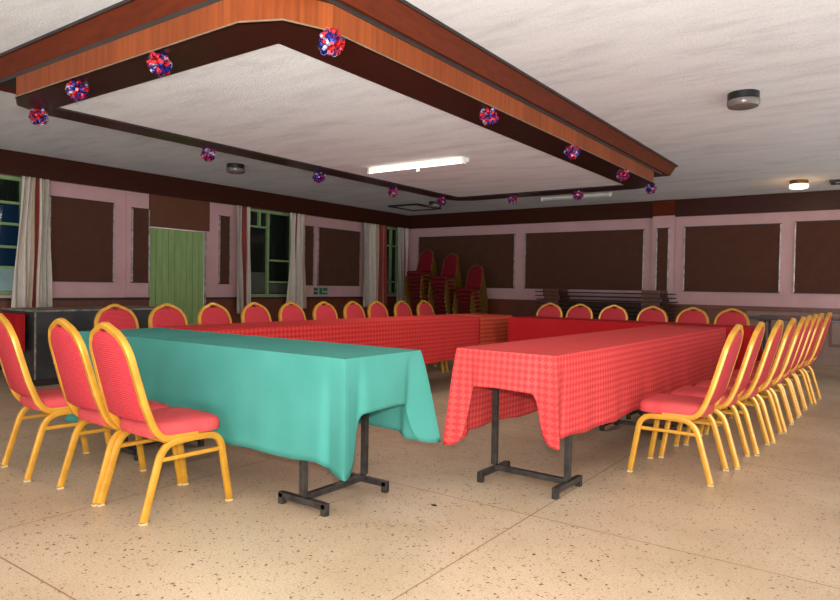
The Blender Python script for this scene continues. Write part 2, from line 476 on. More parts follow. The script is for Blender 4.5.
b = bm_new(); box(b, XW, XW + 0.05, Y0, DOOR[0], 0, 0.10); box(b, XW, XW + 0.05, DOOR[1], YW, 0, 0.10); struct('baseboard_left', b, M_BLACKEDGE)

# pilaster on the back wall and on the left wall
b = bm_new(); box(b, -3.50, -3.12, YW - 0.09, YW - 0.061, 0.9, 2.45); struct('trim_18', b, M_PINK)
b = bm_new(); box(b, -3.50, -3.12, YW - 0.11, YW - 0.0605, 2.45, ZC - 0.002); struct('trim_19', b, M_FASCIA)
b = bm_new(); box(b, XW, XW + 0.035, 5.26, DOOR[0] - 0.02, 0.9, 2.38); struct('trim_20', b, M_PINK)
b = bm_new(); box(b, XW, XW + 0.02, DOOR[0], DOOR[1] + 0.05, 1.955, 2.43); struct('trim_21', b, wood('door_head_board', srgb(86, 44, 22), srgb(104, 56, 28), 0.5, (12, 12, 3)))

# door leaf with vertical planks
b = bm_new()
npl = 9; wd = (DOOR[1] - DOOR[0] - 0.05) / npl
for i in range(npl):
    y = DOOR[0] + 0.025 + i * wd
    box(b, XW - 0.06, XW - 0.015 + (0.006 if i % 3 == 1 else 0), y + 0.003, y + wd - 0.003, 0.015, DOOR[3] - 0.01, 0.006)
box(b, XW - 0.06, XW - 0.03, DOOR[0] + 0.025, DOOR[1] - 0.025, 0.015, DOOR[3] - 0.01)
d = struct('door_1', b, M_GREEN)
b = bm_new()
box(b, XW - 0.015, XW + 0.012, DOOR[0] - 0.0, DOOR[0] + 0.022, 0, DOOR[3]); box(b, XW - 0.015, XW + 0.012, DOOR[1] - 0.022, DOOR[1], 0, DOOR[3])
obj('door_frame', b, M_EDGE, d)
for yy in (6.02, 6.08):
    b = bm_new(); box(b, XW - 0.012, XW + 0.004, yy, yy + 0.025, 1.78, 1.84, 0.003); obj('door_bolt', b, M_WINFRAME, d)

def window(idx, W, mulls_z, mulls_y, pane, extras=()):
    y0, y1, z0, z1 = W
    b = bm_new(); box(b, XW - 0.16, XW - 0.145, y0 + 0.02, y1 - 0.02, z0 + 0.02, z1 - 0.02)
    root = struct('window_%d' % idx, b, pane)
    b = bm_new(); f = 0.045
    box(b, XW - 0.17, XW - 0.09, y0, y0 + f, z0, z1); box(b, XW - 0.17, XW - 0.09, y1 - f, y1, z0, z1)
    box(b, XW - 0.17, XW - 0.09, y0, y1, z0, z0 + f); box(b, XW - 0.17, XW - 0.09, y0, y1, z1 - f, z1)
    for (a, c_, z) in mulls_z: box(b, XW - 0.17, XW - 0.095, a, c_, z - 0.016, z + 0.016)
    for (y, a, c_) in mulls_y: box(b, XW - 0.17, XW - 0.095, y - 0.02, y + 0.02, a, c_)
    obj('window_frame', b, M_WINFRAME, root)
    for (a, c_, e, g, m_) in extras:
        b = bm_new(); box(b, XW - 0.145, XW - 0.138, a, c_, e, g); obj('pane', b, m_, root)
    b = bm_new(); box(b, XW - 0.09, XW + 0.03, y0 - 0.02, y1 + 0.02, z0 - 0.035, z0, 0.004); obj('window_sill', b, M_PINK, root)
    return root
window(1, WIN1, [(2.15, 3.95, 2.10), (2.15, 3.95, 1.83), (2.15, 3.95, 1.54), (2.15, 3.95, 1.28)], [(3.0, 0.93, 2.43), (2.6, 0.93, 2.43)], M_NIGHT,
       [(2.2, 3.9, 1.84, 2.09, M_NIGHTBLUE), (2.2, 3.9, 1.30, 1.82, M_NIGHTBLUE), (2.2, 3.9, 0.98, 1.27, M_FROST)])
window(2, WIN2, [(7.36, 8.03, 2.13), (8.03, 8.62, 1.16), (8.03, 8.62, 1.55)], [(8.03, 0.9, 2.43), (7.83, 2.13, 2.43)], M_NIGHT,
       [(7.42, 8.0, 0.96, 1.33, M_GREYPANE), (8.06, 8.56, 0.96, 1.13, M_GREYPANE)])
window(3, WIN3, [(11.12, 11.86, 2.02), (11.12, 11.86, 1.22)], [(11.60, 0.93, 2.43)], M_NIGHT)

# ------------------------------------------------------------ wall panels
def panel_left(y0, y1, z0, z1, label, xoff=0.0):
    t = thing('wall_panel', label, 'wall panel', (XW + xoff, (y0 + y1) / 2, z0), 0, 'brown felt panels on the pink walls')
    w_ = (y1 - y0) / 2; h = z1 - z0
    b = bm_new(); box(b, 0, 0.022, -w_ + 0.012, w_ - 0.012, 0.012, h - 0.012, 0.002); obj('felt_board', b, M_PANEL, t)
    b = bm_new(); box(b, 0, 0.03, -w_, w_, h - 0.014, h); box(b, 0, 0.03, -w_, w_, 0, 0.014); obj('dark_rail', b, M_BLACKEDGE, t)
    for s in (-1, 1):
        b = bm_new(); box(b, 0, 0.032, s * (w_ - 0.007) - 0.007, s * (w_ - 0.007) + 0.007, 0.014, h - 0.014); obj('metal_edge', b, M_EDGE, t)
def panel_back(x0, x1, z0, z1, label, yoff=0.0):
    t = thing('wall_panel', label, 'wall panel', ((x0 + x1) / 2, YW - yoff, z0), 0, 'brown felt panels on the pink walls')
    w_ = (x1 - x0) / 2; h = z1 - z0
    b = bm_new(); box(b, -w_ + 0.012, w_ - 0.012, -0.022, 0, 0.012, h - 0.012, 0.002); obj('felt_board', b, M_PANEL, t)
    b = bm_new(); box(b, -w_, w_, -0.03, 0, h - 0.014, h); box(b, -w_, w_, -0.03, 0, 0, 0.014); obj('dark_rail', b, M_BLACKEDGE, t)
    for s in (-1, 1):
        b = bm_new(); box(b, s * (w_ - 0.009) - 0.009, s * (w_ - 0.009) + 0.009, -0.034, 0, 0.014, h - 0.014); obj('metal_edge', b, M_EDGE, t)
panel_left(4.20, 5.08, 1.11, 2.235, 'large brown felt panel on pink wall between leftmost curtain and green door')
panel_left(5.33, 5.605, 1.11, 2.20, 'narrow brown felt panel touching the left side of the green door', 0.035)
panel_left(6.88, 7.10, 1.11, 2.235, 'slim brown felt panel between green door and second curtain')
panel_left(8.80, 9.05, 1.11, 2.235, 'narrow brown felt panel just right of the third curtain')
panel_left(9.17, 10.40, 1.11, 2.235, 'wide brown felt panel above the small green sign')
panel_back(-8.70, -6.27, 1.12, 2.235, 'brown felt panel behind the tall stacks of chairs')
panel_back(-6.04, -3.66, 1.12, 2.235, 'wide brown felt panel on far wall above the stack of tables, left end')
panel_back(-3.42, -3.20, 1.02, 2.235, 'slim brown felt panel on the pilaster of the far wall', 0.09)
panel_back(-2.97, -1.47, 1.12, 2.25, 'brown felt panel on far wall just right of the pilaster')
panel_back(-1.28, 0.6, 1.12, 2.27, 'brown felt panel cut by the right edge of the photo')

# ------------------------------------------------------------ curtains
def curtain(y0, y1, mat, label, folds, ztop=2.425, zbot=0.72, x=XW + 0.10, flare=(0.0, 0.0), waist=None):
    b = bm_new(); uvl = b.loops.layers.uv.new('UVMap'); nu = folds * 14; nv = 26; g = []
    for j_ in range(nv + 1):
        t_ = j_ / nv; z = ztop + (zbot - ztop) * t_; row = []
        a = y0 - flare[0] * t_; c_ = y1 + flare[1] * t_
        if waist: 
            wv = math.sin(PI * min(1, t_ * 1.0)) * waist
            a += wv; c_ -= wv
        for i in range(nu + 1):
            u = i / nu
            amp = 0.022 + 0.014 * t_
            xx = x + amp * math.sin(u * folds * 2 * PI + 0.7 * math.sin(3 * t_ + u * 5)) + 0.006 * math.sin(u * 31 + t_ * 4)
            row.append(b.verts.new((xx, a + (c_ - a) * u + 0.008 * math.sin(t_ * 6 + u * 9), z)))
        g.append(row)
    for j_ in range(nv):
        for i in range(nu):
            f = b.faces.new((g[j_][i], g[j_][i + 1], g[j_ + 1][i + 1], g[j_ + 1][i]))
            for lp, (ii, jj) in zip(f.loops, ((i, j_), (i + 1, j_), (i + 1, j_ + 1), (i, j_ + 1))):
                lp[uvl].uv = (ii / nu, 1 - jj / nv)
    o = obj('curtain', b, mat, None, True, 80)
    so = o.modifiers.new('solid', 'SOLIDIFY'); so.thickness = 0.004
    return tag(o, label, 'curtain', 'striped curtains at the windows')
curtain(3.83, 4.17, M_CUR[0], 'leftmost curtain, cream and grey with one dark red stripe', 5, zbot=0.74, flare=(0.12, 0.02))
curtain(7.16, 7.46, M_CUR[1], 'twisted cream and red curtain between green door and middle window', 4, zbot=0.62, flare=(-0.03, 0.0))
curtain(8.36, 8.76, M_CUR[2], 'cream curtain right of the middle window', 4, zbot=0.68, flare=(0.08, 0.02), waist=0.03)
curtain(10.42, 11.20, M_CUR[3], 'wide curtain left of the corner window, half cream and half red', 7, zbot=0.68)
curtain(11.56, 11.98, M_CUR[4], 'grey and red curtain in the far corner of the room', 4, zbot=0.68)

# exit sign on the left wall
t = thing('wall_sign', 'small green sign on pink wall below the wide felt panel', 'sign', (XW, 9.27, 0.925))
b = bm_new(); box(b, 0, 0.012, -0.2, 0.2, 0, 0.155, 0.002); obj('sign_board', b, M_SIGNW, t)
b = bm_new(); box(b, 0.0121, 0.016, -0.19, -0.09, 0.09, 0.135, 0.002); box(b, 0.0121, 0.016, -0.19, -0.09, 0.02, 0.065, 0.002); obj('dark_marking', b, M_SIGND, t)
b = bm_new(); box(b, 0.0121, 0.016, -0.04, 0.03, 0.015, 0.14, 0.002); box(b, 0.0121, 0.016, 0.05, 0.18, 0.085, 0.14, 0.002); box(b, 0.0121, 0.016, 0.03, 0.18, 0.015, 0.05, 0.002)
obj('green_marking', b, M_SIGNG, t)

# ------------------------------------------------------------ banquet chair
def make_chair(M_GOLD, M_BACKPAD, M_SEAT):
    t = thing('banquet_chair', 'chair', 'chair')
    # seat cushion: rounded slab, wider in front
    b = bm_new(); n = 36; rings = []
    def outline(k, inset, z):
        th = 2 * PI * k / n; ct, st = math.cos(th), math.sin(th); ex = 2 / 5.0
        x = math.copysign(abs(ct) ** ex, ct) * (0.205 - inset); y = math.copysign(abs(st) ** ex, st) * (0.195 - inset)
        x *= 1.0 + 0.05 * (y / 0.2)
        return (x, y + 0.016, z - 0.006)
    for inset, z in ((0.02, 0.385), (0.004, 0.39), (0.0, 0.405), (0.0, 0.43), (0.008, 0.447), (0.03, 0.458), (0.075, 0.464), (0.15, 0.466)):
        rings.append([b.verts.new(outline(k, inset, z)) for k in range(n)])
    for i in range(len(rings) - 1):
        for k in range(n): b.faces.new((rings[i][k], rings[i][(k + 1) % n], rings[i + 1][(k + 1) % n], rings[i + 1][k]))
    b.faces.new(rings[0]); b.faces.new(rings[-1])
    obj('seat', b, M_SEAT, t, True, 50)
    # back frame: one tube from seat rail up, over the peak and down again
    def yb(z): return -0.175 - 0.155 * ((z - 0.39) / 0.555) ** 0.95 if z > 0.39 else -0.175
    half = [(0.192, 0.05, 0.377), (0.192, -0.13, 0.38), (0.190, yb(0.42) + 0.01, 0.425), (0.185, yb(0.55), 0.55), (0.178, yb(0.70), 0.70),
            (0.172, yb(0.805), 0.805), (0.126, yb(0.876), 0.876), (0.0, yb(0.928), 0.930)]
    full = [Vector(p) for p in half] + [Vector((-x, y, z)) for x, y, z in reversed(half[:-1])]
    path = smooth_path(full, 0.038, 5)
    b = bm_new()
    # transport frame by hand: outward normal in the plane of the back
    N = len(path); rr = []
    for i, p in enumerate(path):
        tt = (path[min(i + 1, N - 1)] - path[max(i - 1, 0)]).normalized()
        # reference depth direction (perpendicular to the back plane)
        dz = Vector((0, 0.96, 0.27)) if p.z > 0.46 else Vector((0, 0.3, 0.95))
        if 0.395 < p.z <= 0.46: dz = Vector((0, 0.75, 0.66))
        if p.z <= 0.46: q = Vector((1, 0, 0)); dpt = tt.cross(q).normalized()
        else:
            dpt = (dz - tt * dz.dot(tt)).normalized(); q = tt.cross(dpt).normalized()
        if q.x * 1.0 < 0 and p.z <= 0.46: pass
        ring = []
        for k in range(12):
            th = 2 * PI * k / 12 + PI / 12; ct, st = math.cos(th), math.sin(th); ex = 2 / 3.2
            gg = 0.86 if k in (2, 3, 8, 9) else 1.0
            x = math.copysign(abs(ct) ** ex, ct) * 0.0150; y = math.copysign(abs(st) ** ex, st) * 0.0190 * gg
            ring.append(p + q * x + dpt * y)
        rr.append(ring)
    # align rings by nearest vertex to avoid twisting
    for i in range(1, N):
        best = None
        for flip in (False, True):
            R_ = list(reversed(rr[i])) if flip else rr[i]
            for sft in range(12):
                R2 = R_[sft:] + R_[:sft]
                dd = sum((a - c_).length_squared for a, c_ in zip(R2, rr[i - 1]))
                if best is None or dd < best[0]: best = (dd, R2)
        rr[i] = best[1]
    vr = [[b.verts.new(p) for p in R_] for R_ in rr]
    for i in range(N - 1):
        for k in range(12): b.faces.new((vr[i][k], vr[i][(k + 1) % 12], vr[i + 1][(k + 1) % 12], vr[i + 1][k]))
    b.faces.new(vr[0]); b.faces.new(vr[-1])
    obj('back_frame', b, M_GOLD, t, True, 50)
    # padded back
    pts = [(0.176, 0.475), (0.172, 0.60), (0.167, 0.72), (0.164, 0.80), (0.150, 0.835), (0.118, 0.868), (0.040, 0.903), (0.026, 0.893), (0.0, 0.890)]
    loop = [(x, z) for x, z in pts] + [(-x, z) for x, z in reversed(pts[:-1])] + [(-0.10, 0.462), (0, 0.458), (0.10, 0.462)]
    b = bm_new(); layers = []
    for dy, sc in ((-0.016, 0.93), (-0.010, 1.0), (0.010, 1.0), (0.020, 0.93), (0.024, 0.80)):
        L = []
        for x, z in loop:
            zc = 0.68; x2 = x * sc; z2 = zc + (z - zc) * (1 - (1 - sc) * 0.7)
            L.append(b.verts.new((x2, yb(z2) + dy, z2)))
        layers.append(L)
    n2 = len(loop)
    for i in range(len(layers) - 1):
        for k in range(n2): b.faces.new((layers[i][k], layers[i][(k + 1) % n2], layers[i + 1][(k + 1) % n2], layers[i + 1][k]))
    for L in (layers[0], layers[-1]):      # horizontal ladder: left vertex to right vertex
        m_ = len(pts) - 1
        for i in range(m_):
            a_, b_ = L[i], L[i + 1]; c_, d_ = L[2 * m_ - i - 1], L[2 * m_ - i]
            if i == m_ - 1: b.faces.new((a_, b_, d_))
            else: b.faces.new((a_, b_, c_, d_))
        b.faces.new((L[0], L[2 * m_], L[2 * m_ + 1], L[2 * m_ + 2], L[2 * m_ + 3]))
    obj('backrest', b, M_BACKPAD, t, True, 50)
    # side arches split into four legs
    for s in (-1, 1):
        x = s * 0.205; xt = s * 0.198
        front = smooth_path([(x, 0.235, 0.012), (xt, 0.178, 0.362), (xt, 0.02, 0.366)], 0.075, 6)
        rear = smooth_path([(x, -0.235, 0.012), (xt, -0.135, 0.360), (xt, 0.02, 0.366)], 0.085, 6)
        for pth in (front, rear):
            b = bm_new(); sweep(b, pth, 0.0145, 0.0180, 16, 3.2, Vector((1, 0, 0)), groove=0.07)
            lg = obj('leg', b, M_GOLD, t, True, 50)
            p = pth[0]
            b = bm_new(); box(b, p.x - 0.0135, p.x + 0.0135, p.y - 0.0165, p.y + 0.0165, 0, 0.010, 0.003); obj('foot_cap', b, M_TIP, lg)
        b = bm_new(); sweep(b, [(x - s * 0.002, 0.186, 0.285), (x - s * 0.002, -0.157, 0.285)], 0.007, 0.011, 8, 3)
        obj('stretcher', b, M_GOLD, t, True, 50)
    for yy in (0.13, -0.11):
        b = bm_new(); sweep(b, [(-0.184, yy, 0.366), (0.184, yy, 0.366)], 0.010, 0.010, 8, 3, Vector((0, 0, 1)))
        obj('seat_support', b, M_GOLD, t, True, 50)
    return t
CH = make_chair(M_GOLD, M_BACKPAD, M_SEAT); used = [False]
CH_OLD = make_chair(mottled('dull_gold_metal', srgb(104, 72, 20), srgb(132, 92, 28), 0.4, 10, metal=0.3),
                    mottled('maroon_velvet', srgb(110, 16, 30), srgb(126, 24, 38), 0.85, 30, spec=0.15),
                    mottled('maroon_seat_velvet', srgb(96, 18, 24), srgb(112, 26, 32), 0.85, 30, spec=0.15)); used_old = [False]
def place_chair(x, y, rz, label, group, z=0.0, src=None, flag=None):
    src = src or CH; flag = flag or used
    c = src if not flag[0] else copy_tree(src)
    flag[0] = True
    c.location = (x, y, z); c.rotation_euler = (0, 0, rz)
    c['label'] = label; c['category'] = 'chair'; c['group'] = group
    return c
rj = lambda a: random.uniform(-a, a)
ORD = ['first', 'second', 'third', 'fourth', 'fifth', 'sixth', 'seventh', 'eighth', 'ninth', 'tenth', 'eleventh', 'twelfth', 'thirteenth', 'fourteenth', 'fifteenth', 'sixteenth', 'seventeenth', 'eighteenth', 'nineteenth', 'twentieth']
# at the teal table
G1 = 'red and gold chairs at the teal table'
place_chair(-2.988, 1.978, -0.05, 'nearest gold-framed red chair, backing the teal tablecloth, rightmost of three', G1)
place_chair(-3.415, 1.985, -0.06, 'gold-framed red chair in the middle of the three before the teal table', G1)
place_chair(-4.082, 1.972, -0.12, 'gold-framed red chair at the left edge of the photo', G1)
# along the outer side of the left row; they look towards +x
G2 = 'red and gold chairs behind the left row of tables'
left_y = [3.02, 3.50, 4.01, 4.53, 5.03, 5.54, 6.05, 6.50, 7.03, 7.54]
for i, y in enumerate(left_y):
    nm = ['nearest', 'second', 'third', 'fourth', 'fifth', 'sixth', 'seventh', 'eighth', 'ninth', 'farthest'][i]
    extra = {0: 'in front of the black counter', 1: 'in front of the green door'}.get(i, '')
    place_chair(-5.01 + rj(0.01), y, -PI / 2 + rj(0.03), ('%s red-backed chair behind the left red tables %s' % (nm, extra)).strip(), G2)
G3 = 'red and gold chairs behind the far row of tables'
for i, x in enumerate([-3.76, -3.35, -2.88, -2.40, -1.93, -1.50]):
    nm = ['leftmost', 'second from left', 'third from left', 'fourth from left', 'second from right', 'rightmost'][i]
    place_chair(x, 8.02, PI + rj(0.03), 'red-backed chair behind the far red table, %s of six' % nm, G3)
G4 = 'red and gold chairs along the right row'
RX = [-1.055, -1.005, -0.955, -0.925, -0.90, -0.895, -0.885, -0.87, -0.83]
RY = [4.29, 4.78, 5.26, 5.75, 6.2, 6.65, 7.1, 7.54, 7.98]
for i in range(9):
    nm = ['nearest', 'second', 'third', 'fourth', 'fifth', 'sixth', 'seventh', 'eighth', 'farthest'][i]
    place_chair(RX[i], RY[i], PI / 2 + rj(0.03), '%s of nine gold-framed red chairs beside the right red row' % nm, G4)

# ------------------------------------------------------------ tables
def make_table(name_label, x0, x1, y0, y1, frames, along, group, top=0.782):
    """frames: positions of the two leg frames along the table's length"""
    t = thing('folding_table', name_label, 'table', ((x0 + x1) / 2, (y0 + y1) / 2, 0), 0, group)
    cx, cy = (x0 + x1) / 2, (y0 + y1) / 2
    b = bm_new(); box(b, x0 - cx, x1 - cx, y0 - cy, y1 - cy, top - 0.025, top, 0.003); obj('tabletop', b, M_TABLETOP, t)
    for fpos in frames:
        half = 0.235
        def P(l, c_, z): # l along length, c across
            return (l - cx, c_, z) if along == 'x' else (c_, l - cy, z)
        def bx(bb, l0, l1, c0, c1, z0, z1, bev=0.003):
            if along == 'x': box(bb, l0 - cx, l1 - cx, c0, c1, z0, z1, bev)
            else: box(bb, c0, c1, l0 - cy, l1 - cy, z0, z1, bev)
        b = bm_new()
        bx(b, fpos - 0.016, fpos + 0.016, -half, half, 0.045, 0.075)
        fo = obj('leg_frame', b, M_BLACKMETAL, t)
        b = bm_new(); bx(b, fpos - 0.016, fpos + 0.016, -half, half, top - 0.055, top - 0.0255); obj('top_rail', b, M_BLACKMETAL, fo)
        for s in (-1, 1):
            b = bm_new(); bx(b, fpos - 0.016, fpos + 0.016, s * half - 0.016, s * half + 0.016, 0.0755, top - 0.0555); obj('post', b, M_BLACKMETAL, fo)
            b = bm_new()
            bx(b, fpos - 0.165, fpos + 0.165, s * (half + 0.001) - 0.016, s * (half + 0.001) + 0.016, 0.032, 0.062)
            for e in (-1, 1): bx(b, fpos + e * 0.150 - 0.016, fpos + e * 0.150 + 0.016, s * (half + 0.001) - 0.016, s * (half + 0.001) + 0.016, 0.0, 0.06)
            obj('foot_bar', b, M_BLACKMETAL, fo)
    return t
GT = 'trestle tables set in a U shape'
TILT = -0.030
def turn(o, a, px_, py_):
    x, y = o.location.x - px_, o.location.y - py_
    o.location.x = px_ + x * math.cos(a) - y * math.sin(a); o.location.y = py_ + x * math.sin(a) + y * math.cos(a)
    o.rotation_euler.z += a
    return o
make_table('trestle table with black steel legs under the teal cloth', -4.44, -2.07, 2.30, 2.86, (-4.00, -2.375), 'x', GT)
turn(make_table('trestle table with black steel legs, near end of the right red row', -1.96, -1.40, 3.16, 5.58, (3.455, 5.28), 'y', GT), TILT, -1.68, 3.13)
turn(make_table('trestle table at the far end of the right red row', -1.96, -1.40, 5.60, 6.78, (5.88, 6.55), 'y', GT), TILT, -1.68, 3.13)
turn(make_table('trestle table in the left red row, nearer the green door', -4.58, -4.03, 2.98, 5.38, (3.40, 5.0), 'y', GT), TILT, -4.3, 3.0)
turn(make_table('trestle table in the left red row, nearer the room corner', -4.58, -4.03, 5.40, 7.40, (5.6, 7.25), 'y', GT), TILT, -4.3, 3.0)
make_table('trestle table across the far end, left of its pair', -3.60, -2.46, 6.88, 7.40, (-3.3, -2.8), 'x', GT)
make_table('trestle table across the far end, right of its pair', -2.44, -1.10, 6.88, 7.40, (-2.1, -1.4), 'x', GT)

def make_cloth(x0, x1, y0, y1, top, hems, mat, label, corners=None, group='tablecloths over the trestle tables', seed=1, wave=0.012, step=0.014, flare=0.06, cat='tablecloth', bulge=None):
    """hems: dict side-> z of the hem (None = cloth ends at that edge). corners: dict 'x0y0'->tip z"""
    rnd = random.Random(seed); corners = corners or {}
    b = bm_new(); uvl = b.loops.layers.uv.new('UVMap')
    # perimeter, counter-clockwise from x0,y0
    per = []
    def side(ax, ay, bx_, by_, nx, ny, key):
        L = math.hypot(bx_ - ax, by_ - ay); n_ = max(2, int(L / step))
        for i in range(n_):
            s = i / n_ * L
            per.append((ax + (bx_ - ax) * i / n_, ay + (by_ - ay) * i / n_, nx, ny, key, s, L))
    side(x0, y0, x1, y0, 0, -1, 'y0'); side(x1, y0, x1, y1, 1, 0, 'x1'); side(x1, y1, x0, y1, 0, 1, 'y1'); side(x0, y1, x0, y0, -1, 0, 'x0')
    nexts = {'y0': 'x1', 'x1': 'y1', 'y1': 'x0', 'x0': 'y0'}; prevs = {v_: k for k, v_ in nexts.items()}
    ckey = lambda a, c_: (a if a[0] == 'x' else c_) + (a if a[0] == 'y' else c_)
    ph = [rnd.uniform(0, 6.28) for _ in range(6)]
    nv = 16; cols = []
    arc = 0
    for (px_, py_, nx, ny, key, s, L) in per:
        nxt, prv = nexts[key], prevs[key]
        e = L - s
        h = hems[key] if hems[key] is not None else top
        # nearest corner
        if s < e: other, dist = prv, s
        else: other, dist = nxt, e
        ho = hems[other] if hems[other] is not None else None
        ck = ckey(key, other)
        live = hems[key] is not None
        cornerlive = live and ho is not None
        k = math.exp(-(dist / 0.07) ** 2); kk = math.exp(-(dist / 0.035) ** 2)
        z_end = h
        dirx, diry = nx, ny
        fl = 0.0
        if cornerlive:
            tip = corners.get(ck, min(h, ho) - 0.04)
            wdt = 0.085 if ho is not None and h > ho + 0.1 else 0.12
            z_end = h + (tip - h) * math.exp(-(dist / wdt) ** 4)
            ox = {'x0': -1, 'x1': 1}.get(key, {'x0': -1, 'x1': 1}.get(other, 0))
            oy = {'y0': -1, 'y1': 1}.get(key, {'y0': -1, 'y1': 1}.get(other, 0))
            dirx, diry = nx * (1 - k) + ox * k * 0.75, ny * (1 - k) + oy * k * 0.75
            fl = (flare + (0.04 if ck == bulge else 0.0)) * kk - 0.022 * math.exp(-((dist - 0.095) / 0.03) ** 2)
        if live and not (ho is None and dist < 1e-6):
            z_end += 0.006 * math.sin(arc * 5.1 + ph[0]) + 0.005 * math.sin(arc * 13 + ph[1])
        wv = wave * (math.sin(arc * 7.3 + ph[2]) * 0.5 + math.sin(arc * 15.7 + ph[3]) * 0.35 + math.sin(arc * 29.0 + ph[4]) * 0.2)
        col = []
        for j_ in range(nv + 1):
            t_ = j_ / nv
            z = top + (z_end - top) * t_
            off = 0.004 * min(1, t_ * 4) if live else 0
            if live: off += (wv + wave * 0.9) * (t_ ** 1.1) + fl * (t_ ** 0.9)
            if j_ == 0: off = 0
            col.append((b.verts.new((px_ + dirx * off, py_ + diry * off, z if live else top - 0.0005 * j_)), arc, (top - z)))
        cols.append(col); arc += L / max(2, int(L / step))
    n_ = len(cols)
    for i in range(n_):
        k = (i + 1) % n_
        if hems[per[i][4]] is None: continue
        for j_ in range(nv):
            f = b.faces.new((cols[i][j_][0], cols[k][j_][0], cols[k][j_ + 1][0], cols[i][j_ + 1][0]))
            horiz = per[i][4] in ('y0', 'y1')
            for lp, (ci, jj) in zip(f.loops, ((i, j_), (k, j_), (k, j_ + 1), (i, j_ + 1))):
                ar = cols[ci][jj][1] if not (ci == 0 and i == n_ - 1) else arc
                lp[uvl].uv = (ar, cols[ci][jj][2])
    # top as a grid fan: connect perimeter to an inner grid by simple polygon
    f = b.faces.new([c_[0][0] for c_ in cols])
    for lp in f.loops: lp[uvl].uv = (lp.vert.co.x, lp.vert.co.y)
    bmesh.ops.delete(b, geom=[v_ for v_ in b.verts if not v_.link_faces], context='VERTS')
    bmesh.ops.recalc_face_normals(b, faces=b.faces)
    cx, cy = (x0 + x1) / 2, (y0 + y1) / 2
    bmesh.ops.translate(b, verts=b.verts, vec=(-cx, -cy, 0))
    o = obj('tablecloth', b, mat, None, True, 40); o.location = (cx, cy, 0)
    sm = o.modifiers.new('solid', 'SOLIDIFY'); sm.thickness = 0.003; sm.offset = 1.0
    return tag(o, label, cat, group)
TT = 0.7845
make_cloth(-4.46, -2.05, 2.28, 2.88, TT, dict(x0=0.40, x1=0.515, y0=0.275, y1=0.33), M_TEAL,
           'plain teal green cloth draped over the near left table', dict(x1y0=0.235, x1y1=0.30, x0y0=0.17), seed=3, wave=0.010, bulge='x1y1')
turn(make_cloth(-1.98, -1.38, 3.13, 6.80, TT, dict(x0=0.29, x1=0.345, y0=0.59, y1=None), M_REDCHECK,
           'bright red checked cloth over the right row of tables, beside the side-on chairs', dict(x0y0=0.25, x1y0=0.325), seed=5), TILT, -1.68, 3.13)
turn(make_cloth(-4.60, -4.01, 2.95, 6.66, TT, dict(x0=0.40, x1=0.325, y0=0.40, y1=None), M_REDDARK,
           'long deep red checked cloth along the left row of tables', seed=8), TILT, -4.3, 3.0)
turn(make_cloth(-4.60, -4.005, 6.665, 7.42, TT, dict(x0=0.40, x1=0.325, y0=None, y1=0.40), M_REDGOLD,
           'red and gold patterned cloth at the far corner of the left row', seed=9), TILT, -4.3, 3.0)
make_cloth(-3.62, -1.07, 6.86, 7.42, TT, dict(x0=None, x1=0.40, y0=0.36, y1=0.40), M_REDPLAIN,
           'plain dark red cloth over the far row of tables', seed=10, flare=0.02)

# ------------------------------------------------------------ coffer light: lit fluorescent tube
def tube_light(x0, x1, y, zc, lit, label):
    t = thing('tube_light', label, 'ceiling light', ((x0 + x1) / 2, y, zc), 0)
    hl = (x1 - x0) / 2
    b = bm_new(); box(b, -hl, hl, 0.0, 0.055, -0.045, 0, 0.004); obj('batten', b, M_WHITEMETAL, t)
    b = bm_new(); sweep(b, [(-hl + 0.03, -0.022, -0.048), (hl - 0.03, -0.022, -0.048)], 0.013, 0.013, 16, 2, Vector((0, 0, 1)))
    tb = obj('tube', b, M_TUBE if lit else M_TUBEOFF, t, True)
    for s in (-1, 1):
        b = bm_new(); box(b, s * (hl - 0.015) - 0.014, s * (hl - 0.015) + 0.014, -0.04, 0.004, -0.068, -0.002, 0.005); obj('lamp_holder', b, M_WHITEMETAL, t)
    b = bm_new(); lathe(b, [(0.018, -0.085), (0.018, -0.045)], 12, 0.02, 0.02); obj('starter', b, M_WHITEMETAL, t, True)
    return t
tube_light(-4.68, -3.44, 5.56, 2.411, True, 'lit white fluorescent tube on the lowered inner ceiling')
l = area('tube_light_glow', (-4.06, 5.51, 2.335), (0, 0, 0), 1.15, 16, (1.0, 0.98, 0.92), 0.05)
tube_light(-5.06, -3.81, 10.72, ZC, False, 'unlit fluorescent tube beyond the wooden ceiling frame')

def round_lamp(x, y, lit, label):
    t = thing('ceiling_lamp', label, 'ceiling light', (x, y, ZC), 0, 'round glass ceiling lamps')
    b = bm_new(); lathe(b, [(0.112, -0.055), (0.118, -0.05), (0.118, 0.0)], 32); obj('lamp_base', b, M_BRASS if lit else M_LAMPDARK, t, True)
    b = bm_new(); lathe(b, [(0.03, -0.118), (0.085, -0.116), (0.112, -0.108), (0.122, -0.092), (0.122, -0.062), (0.116, -0.0555)], 32)
    obj('glass_shade', b, M_WARM if lit else M_LAMPGLASS, t, True)
    return t
round_lamp(-1.01, 5.85, False, 'large unlit round ceiling lamp with smoky glass, right of the wooden frame')
round_lamp(-1.11, 10.8, True, 'glowing amber round ceiling lamp near the far wall')
round_lamp(-7.24, 5.80, False, 'unlit round ceiling lamp between the left wall frieze and the wooden frame')
round_lamp(-7.05, 10.3, False, 'unlit round ceiling lamp near the far left corner')
pl = bpy.data.lights.new('amber_lamp_glow', 'POINT'); pl.energy = 2.5; pl.color = (1.0, 0.55, 0.22); pl.shadow_soft_size = 0.08
po = bpy.data.objects.new('amber_lamp_glow', pl); po.location = (-1.11, 10.8, ZC - 0.20); C.objects.link(po)

